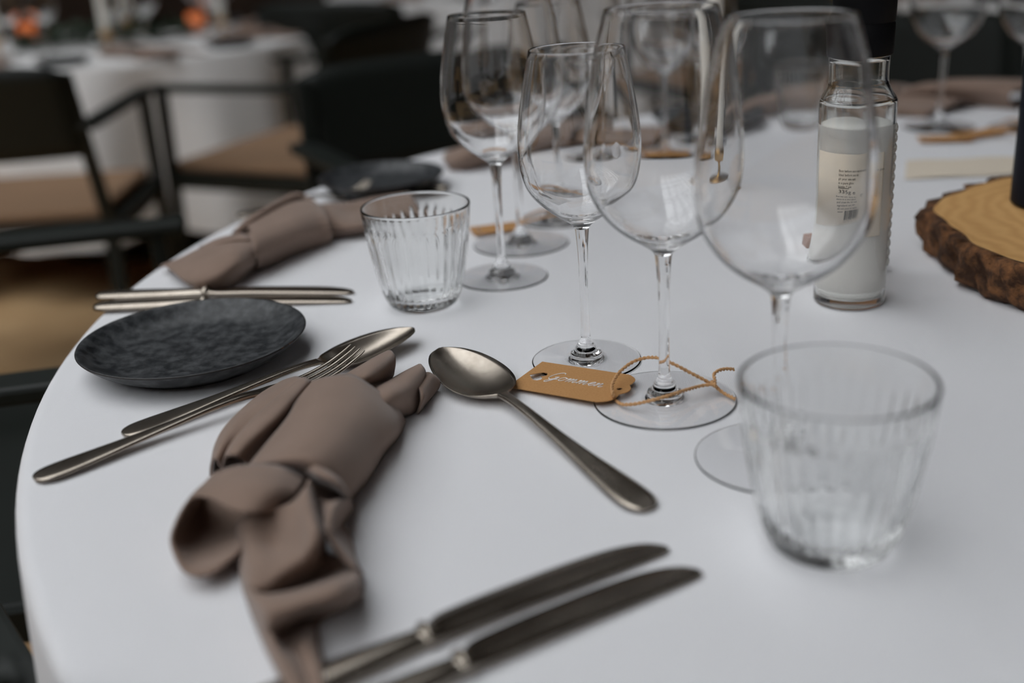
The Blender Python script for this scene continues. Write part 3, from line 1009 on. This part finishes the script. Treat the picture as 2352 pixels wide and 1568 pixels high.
# ------------------------------------------------------------------ salt bottle
BX, BY = 0.2625, 0.8169
RB = 0.0266
tocam = math.atan2(-BY, -BX)
bt = empty('salt_bottle', (BX, BY, TZ), tocam, 'clear glass bottle of white salt with black cap and paper label', 'bottle')
outp = sm([(RB - 0.002, 0.0004), (RB - 0.0003, 0.0022), (RB, 0.006), (RB, 0.03), (RB, 0.08), (RB, 0.13), (RB, 0.151), (RB - 0.0006, 0.1555), (RB - 0.004, 0.1610), (0.0205, 0.1650), (0.0195, 0.1690), (0.0194, 0.18), (0.0196, 0.1868)], 4)
inp = sm([(0.0172, 0.1868), (0.0171, 0.170), (0.0182, 0.1655), (RB - 0.0055, 0.1598), (RB - 0.0026, 0.1545), (RB - 0.0020, 0.150), (RB - 0.0020, 0.08), (RB - 0.0020, 0.014), (RB - 0.003, 0.0095), (RB - 0.008, 0.0080)], 4)
lathe('glass_body', [(0, 0.0012), (RB - 0.008, 0.001)] + outp + inp + [(0, 0.0078)], BGLASS, bt, 96)
lathe('salt', [(0, 0.0074), (RB - 0.009, 0.0076)] + [(RB - 0.0035, 0.0090), (RB - 0.0018, 0.0145), (RB - 0.0018, 0.138), (RB - 0.006, 0.1395), (0, 0.141)], SALT, bt, 64)
cpz = 0.1868
lathe('cap', [(0, cpz), (0.0212, cpz), (0.0216, cpz + 0.001), (0.0217, cpz + 0.0215), (0.0211, cpz + 0.0222), (0.0211, cpz + 0.0228), (0.0218, cpz + 0.0235), (0.0221, cpz + 0.052), (0.0212, cpz + 0.054), (0, cpz + 0.054)], CAP, bt, 64)
RL = RB + 0.0003


def cyl_patch(t0, t1, z0, z1, r, n=20):
    v, f = [], []
    for i in range(n + 1):
        a = math.radians(t0 + (t1 - t0) * i / n)
        # local x axis looks to the camera side; positive angle = right of the label
        v += [(r * math.cos(a), r * math.sin(a), z0), (r * math.cos(a), r * math.sin(a), z1)]
    for i in range(n):
        f.append((2 * i, 2 * i + 2, 2 * i + 3, 2 * i + 1))
    return v, f


lb = mesh('label', *cyl_patch(-66, 46, 0.0585, 0.1205, RL, 40), LABEL, bt)
md = lb.modifiers.new('thick', 'SOLIDIFY'); md.thickness = 0.0002


def text_data(body, size):
    cu = bpy.data.curves.new('t', 'FONT'); cu.body = body; cu.size = size
    ob = bpy.data.objects.new('t', cu); COL.objects.link(ob)
    dg = bpy.context.evaluated_depsgraph_get(); dg.update()
    me = bpy.data.meshes.new_from_object(ob.evaluated_get(dg))
    v = [tuple(p.co) for p in me.vertices]; f = [tuple(p.vertices) for p in me.polygons]
    bpy.data.objects.remove(ob); bpy.data.curves.remove(cu); bpy.data.meshes.remove(me)
    return v, f


def wrap(data, t0, z0, r):
    v, f = data
    out = []
    for x, y, z in v:
        a = math.radians(t0) + x / r
        out.append((r * math.cos(a), r * math.sin(a), z0 + y))
    return out, f


RT_ = RL + 0.00035
lines = []
for i, s in enumerate(['Best before see cap of the glass', 'Ideal before use by', 'ph your sea salt', 'in a pure glass', 'bottle 7 salt']):
    lines.append(wrap(text_data(s, 0.0024), -18, 0.1075 - 0.0030 * i, RT_))
for i in range(6):
    lines.append(wrap(text_data(['fine sea salt, keep dry', 'store in a cool place', 'and close the lid well', 'ingredient: sea salt', 'do not pour in water', 'www'][i], 0.0021), -22 + i * 1.0, 0.0845 - 0.0026 * i, RT_))
lines.append(wrap(text_data('335g e', 0.0058), -18, 0.0890, RT_))
lines.append(cyl_patch(-18, 2, 0.0945, 0.0950, RT_, 8))
v, f = merge(lines)
mesh('label_print', v, f, BLACKINK, lb, False)
bars = []
t0 = -4
for k in range(20):
    wd = random.choice([0.5, 0.5, 0.9, 1.4])
    bars.append(cyl_patch(t0, t0 + wd, 0.0645, 0.0730, RT_, 1))
    t0 += wd + random.choice([0.5, 0.7, 1.0])
bars.append(wrap(text_data('0 0 7 8 1 0', 0.0018), -4, 0.0622, RT_))
v, f = merge(bars)
mesh('barcode', v, f, BLACKINK, lb, False)
rg = []
for i in range(10):
    a0 = i * 30
    rg.append(tuple((0.0016 * math.cos(math.radians(q)), 0.0016 * math.sin(math.radians(q))) for q in (a0, a0 + 30)))
v, f = [], []
for (p, q) in rg:
    b = len(v)
    for (x, y), s in ((p, 1), (q, 1), (q, 0.65), (p, 0.65)):
        aa = math.radians(31) + x * s / RT_
        v.append((RT_ * math.cos(aa), RT_ * math.sin(aa), 0.088 + y * s))
    f.append((b, b + 1, b + 2, b + 3))
mesh('recycling_mark', v, f, BLACKINK, lb, False)
# moulded relief down the right side of the glass
dots = []
for k in range(15):
    z = 0.1345 - 0.0072 * k
    for aa in (84,):
        ang = math.radians(aa)
        c = np.array([(RB - 0.0009) * math.cos(ang), (RB - 0.0009) * math.sin(ang), z])
        vv, ff = lathe_data([(0, -0.0030), (0.0016, -0.0024), (0.0024, -0.0008), (0.0024, 0.0008), (0.0016, 0.0024), (0, 0.0030)], 10)
        dots.append(([tuple(np.array(p) * [1, 1, 1.35] + c) for p in vv], ff))
v, f = merge(dots)
mesh('moulded_relief', v, f, BGLASS, bt)

# ------------------------------------------------------------------ card stand behind the bottle
st = empty('card_holder', (0.284, 0.888, TZ), 0.0, 'small brown wooden card holder mostly hidden behind the salt bottle', 'card holder')
bevel(mesh('base', *box_data(-0.034, 0.026, -0.011, 0.011, 0, 0.016), BLOCK, st, False), 0.0015)
v, f = box_data(-0.026, 0.018, -0.0012, 0.0012, 0.010, 0.095)
mesh('card', v, f, KRAFT, st, False)

# ------------------------------------------------------------------ wood slice and navy bottle
def wood_slice(cx, cy, Rx, Ry, h, lab):
    t = empty('wood_slice', (cx, cy, TZ), 0, lab, 'wood slice')
    seg = 220
    def rad(a, j):
        q = 1 + 0.035 * math.sin(2 * a + 0.6) + 0.022 * math.sin(5 * a + 1.1) + 0.014 * math.sin(9 * a + 2) + 0.006 * math.sin(23 * a)
        return q
    v, f = [(0, 0, h)], []
    rr = [0.3, 0.6, 0.85, 1.0]
    for q in rr:
        for k in range(seg):
            a = 2 * math.pi * k / seg; s = rad(a, 0) * q * 0.955
            v.append((Rx * s * math.cos(a), Ry * s * math.sin(a), h + 0.0004 * math.sin(9 * q)))
    for k in range(seg):
        f.append((0, 1 + k, 1 + (k + 1) % seg))
    for i in range(3):
        for k in range(seg):
            k2 = (k + 1) % seg; a = 1 + i * seg
            f.append((a + k, a + seg + k, a + seg + k2, a + k2))
    mt = WOOD.copy(); mt.name = 'growth_ring_wood'
    n = mt.node_tree.nodes; L = mt.node_tree.links
    tc = n.new('ShaderNodeTexCoord'); wv = n.new('ShaderNodeTexWave'); wv.wave_type = 'RINGS'; wv.rings_direction = 'Z'
    wv.inputs['Scale'].default_value = 20; wv.inputs['Distortion'].default_value = 9.0; wv.inputs['Detail'].default_value = 3
    L.new(tc.outputs['Object'], wv.inputs['Vector'])
    rp = n.new('ShaderNodeValToRGB')
    rp.color_ramp.elements[0].color = lin(204, 156, 98); rp.color_ramp.elements[1].color = lin(218, 172, 112)
    L.new(wv.outputs['Fac'], rp.inputs['Fac']); L.new(rp.outputs['Color'], n['Principled BSDF'].inputs['Base Color'])
    mesh('cut_face', v, f, mt, t)
    # bark: rough ring
    v, f = [], []
    prof = [(0.955, h), (0.975, h + 0.0006), (0.997, h - 0.0015), (1.008, h * 0.8), (1.0, h * 0.55), (1.004, h * 0.35), (0.985, h * 0.12), (0.95, 0.0)]
    r_ = np.random.RandomState(3)
    jit = r_.rand(len(prof), seg)
    for i, (q, z) in enumerate(prof):
        for k in range(seg):
            a = 2 * math.pi * k / seg
            amp = 0.0 if i == 0 else 0.030
            s = rad(a, 0) * (q + amp * (jit[i, k] - 0.5) + (0.014 * math.sin(31 * a + i) if i else 0))
            v.append((Rx * s * math.cos(a), Ry * s * math.sin(a), z + (0.0018 * (jit[i, k] - 0.5) if 0 < i < len(prof) - 1 else 0)))
    for i in range(len(prof) - 1):
        for k in range(seg):
            k2 = (k + 1) % seg
            f.append((i * seg + k, (i + 1) * seg + k, (i + 1) * seg + k2, i * seg + k2))
    mesh('bark', v, f, BARK, t)
    return t


wood_slice(0.540, 0.868, 0.186, 0.190, 0.036, 'round wood slice with rough bark at the right edge')
lathe_o = lathe('navy_bottle', sm([(0, 0.0003), (0.030, 0.0), (0.0355, 0.002), (0.0365, 0.008), (0.0365, 0.06), (0.0365, 0.118), (0.0345, 0.136), (0.0265, 0.157), (0.0175, 0.176), (0.0150, 0.20), (0.0145, 0.26), (0.0155, 0.262), (0.0155, 0.275), (0.012, 0.277), (0, 0.277)], 4), NAVY, None, 64)
lathe_o.location = (0.4720, 0.928, TZ + 0.0366)
tag(lathe_o, 'dark navy bottle standing on the wood slice at the right edge', 'bottle')

# ------------------------------------------------------------------ runner and candlesticks
rn = empty('table_runner', (0, 0, 0), 0, 'pale ecru gauze runner lying across the table behind the wood slice', 'runner')
A0, A1, A2, A3 = T(2082, 372), T(2078, 414), T(2330, 404), T(2330, 362)
v, f = [], []
nx = 30
for i in range(nx + 1):
    for j in range(7):
        p = (A0 + (A3 - A0) * (i / nx * 3.2)) * (1 - j / 6) + (A1 + (A2 - A1) * (i / nx * 3.2)) * (j / 6)
        v.append((p[0], p[1], TZ + 0.0012 + 0.0012 * (0.5 + 0.5 * math.sin(i * 1.1 + j * 0.7))))
for i in range(nx):
    for j in range(6):
        q = i * 7 + j
        f.append((q, q + 1, q + 8, q + 7))
mesh('gauze', v, f, RUNNER, rn)


def candlestick(x, y, z, lab, h=0.045, ch=0.26, group=None):
    t = empty('candlestick', (x, y, z), 0, lab, 'candlestick', group)
    lathe('holder', [(0, 0), (0.021, 0), (0.0225, 0.0012), (0.020, 0.003), (0.006, 0.005), (0.0026, 0.008), (0.0022, h - 0.017), (0.0035, h - 0.014), (0.0095, h - 0.011), (0.0108, h), (0.0100, h + 0.004), (0.0086, h + 0.004), (0.0086, h - 0.006), (0, h - 0.006)], GOLD, t, 40)
    c = lathe('taper_candle', [(0, h - 0.0055), (0.0083, h - 0.0055), (0.0080, h + 0.02), (0.0070, h + ch * 0.95), (0.004, h + ch), (0, h + ch + 0.001)], WAX, None, 32)
    c.parent = t
    w_ = lathe('wick', [(0, h + ch), (0.0007, h + ch), (0.0006, h + ch + 0.008), (0, h + ch + 0.0085)], WICK, None, 8)
    w_.parent = c
    return t


p = T(1640, 440)
candlestick(p[0], p[1], TZ, 'brass candlestick with white taper between the two large glasses', group='candlesticks')

# ------------------------------------------------------------------ chairs round the tables
def at_table(ang, r, cx=CX, cy=CY):
    a = math.radians(ang)
    return cx + r * math.cos(a), cy + r * math.sin(a), (-math.cos(a), -math.sin(a))


c1 = chair(-0.635, 1.20, (0.97, 0.19), 'dark metal armchair at the left edge with its armrest crossing the frame')
c2 = chair(-0.60, 0.455, (-0.59, 0.81), 'dark metal armchair cut off at the lower left corner')
for c in (c1, c2):
    for ch in list(c.children):
        if ch.name.startswith('seat_cushion'): bpy.data.objects.remove(ch)
x, y, fc = at_table(116, 1.14); chair(x, y, fc, 'dark armchair whose large plain back rises behind the far dark plate')
x, y, fc = at_table(79, 1.22); chair(x, y, fc, 'blurred dark armchair behind the small distant tumbler')
x, y, fc = at_table(42, 1.22); chair(x, y, fc, 'blurred dark armchair behind the far right wine glasses')
chair(-1.175, 2.70, (-0.04, 1.0), 'dark armchair with pale seat seen from behind at the left edge')
chair(-0.56, 3.13, (-0.9, 0.43), 'dark armchair turned sideways beside the white tablecloth at the left')
chair(-0.42, 4.10, (0.4, 0.92), 'far dark armchair in front of the pale tablecloth far back')
chair(-2.25, 3.55, (0.87, 0.4), 'dark armchair at the left end of the left blurred table')
chair(0.80, 4.15, (-0.5, 0.87), 'far dark armchair seen between the wine glass bowls')
chair(1.02, 3.05, (0.8, 0.55), 'blurred dark armchair beside the tablecloth at the far right')

for ch in list(proto_chair.children): bpy.data.objects.remove(ch)
bpy.data.objects.remove(proto_chair)

# ------------------------------------------------------------------ things on the far tables
def on_table(tb, ang, r):
    a = math.radians(ang)
    return tb[0] + r * math.cos(a), tb[1] + r * math.sin(a), tb[2]


def side_of(a):
    return ['right side', 'far right side', 'far side', 'far left side', 'left side', 'near left side', 'near side', 'near right side'][int(round((a % 360) / 45.0)) % 8]


for tb, nm, angs in ((T2, 'left blurred table', (-110, -60, -10, 40)), (T3, 'middle far table', (-130, -80, -30)), (T4, 'right blurred table', (-165, -115, 145))):
    for a in angs:
        for dr, da in ((tb[3] - 0.36, 6), (tb[3] - 0.31, -8)):
            x, y, z = on_table(tb, a + da, dr)
            wine_glass('medium' if da < 0 else 'large', x, y, 'small out-of-focus %s wine glass on the %s, %s' % ('shorter' if da < 0 else 'taller', nm, side_of(a)), z, 1.0, 'wine glasses on the %s' % nm)
        x, y, z = on_table(tb, a + 24, tb[3] - 0.12)
        t = make_plate(0.08); t.location = (x, y, z)
        tag(t, 'small out-of-focus dark plate on the %s, %s' % (nm, side_of(a)), 'plate', 'plates on the %s' % nm)
        x, y, z = on_table(tb, a, tb[3] - 0.16)
        o = nap2.copy(); COL.objects.link(o); o.location = (x, y, z); o.rotation_euler = (0, 0, math.radians(a) - 0.65)
        tag(o, 'small out-of-focus taupe napkin on the %s, %s' % (nm, side_of(a)), 'napkin', 'napkins on the %s' % nm)
for tb, nm, sp in ((T2, 'left blurred table', [(-140, 0.38), (-75, 0.22), (10, 0.38), (95, 0.28), (168, 0.48)]), (T3, 'middle far table', [(-90, 0.22), (-5, 0.45), (175, 0.45)]), (T4, 'right blurred table', [(180, 0.2), (-120, 0.25)])):
    for a, r in sp:
        x, y, z = on_table(tb, a, r)
        candlestick(x, y, z, 'out-of-focus candlestick with pale taper on the %s, %s' % (nm, side_of(a)), group='candlesticks on the %s' % nm).scale = (1.9, 1.9, 1.2)


def votive(x, y, z, lab):
    o = lathe('votive_light', [(0, 0), (0.026, 0), (0.030, 0.01), (0.032, 0.06), (0.0295, 0.06), (0.027, 0.012), (0, 0.008)], AMBER, None, 32)
    o.location = (x, y, z); tag(o, lab, 'votive light', 'glowing votive lights')


for tb, a, r, lab in ((T2, 60, 0.42, 'glowing orange votive light right of the blurred taper candle'), (T2, 140, 0.55, 'glowing orange votive light at the upper left'), (T3, 170, 0.5, 'glowing orange votive light at the top middle')):
    x, y, z = on_table(tb, a, r)
    votive(x, y, z, lab)


def garland(x, y, z, rx, ry, lab):
    t = empty('leaf_garland', (x, y, z), 0.35, lab, 'greenery')
    r_ = np.random.RandomState(11)
    V, Fc = [], []
    for k in range(260):
        a = r_.rand() * 6.28; q = math.sqrt(r_.rand())
        c = np.array([rx * q * math.cos(a), ry * q * math.sin(a), 0.015 + 0.07 * r_.rand() * (1 - q * 0.6)])
        d = np.array([math.cos(a + r_.randn()), math.sin(a + r_.randn()), 0.5 * r_.rand()]); d /= np.linalg.norm(d)
        n = np.cross(d, [r_.randn() * 0.4, r_.randn() * 0.4, 1.0]); n /= np.linalg.norm(n)
        L = 0.035 + 0.03 * r_.rand(); w_ = L * 0.32
        b = len(V)
        up_ = np.cross(n, d) * 0.15 * L
        for p in (c, c + d * L * 0.35 + n * w_ - up_, c + d * L * 0.75 + n * w_ * 0.7 - up_, c + d * L, c + d * L * 0.75 - n * w_ * 0.7 - up_, c + d * L * 0.35 - n * w_ - up_):
            V.append((p[0], p[1], max(0.002, p[2])))
        Fc += [(b, b + 1, b + 5), (b + 1, b + 2, b + 4, b + 5), (b + 2, b + 3, b + 4)]
    o = mesh('leaves', V, Fc, LEAF, t)
    o['kind'] = 'stuff'
    v, f = tube_data(crom([(-rx, 0, 0.006), (-rx * 0.3, ry * 0.3, 0.01), (rx * 0.3, -ry * 0.3, 0.01), (rx, 0, 0.006)], 6), 0.004, 6)
    mesh('stem', v, f, LEAF, t)


garland(T2[0] - 0.02, T2[1] + 0.02, T2[2], 0.30, 0.12, 'dark green leaf garland on the left blurred table')
garland(T3[0], T3[1], T3[2], 0.32, 0.13, 'dark green leaf garland on the middle far table')
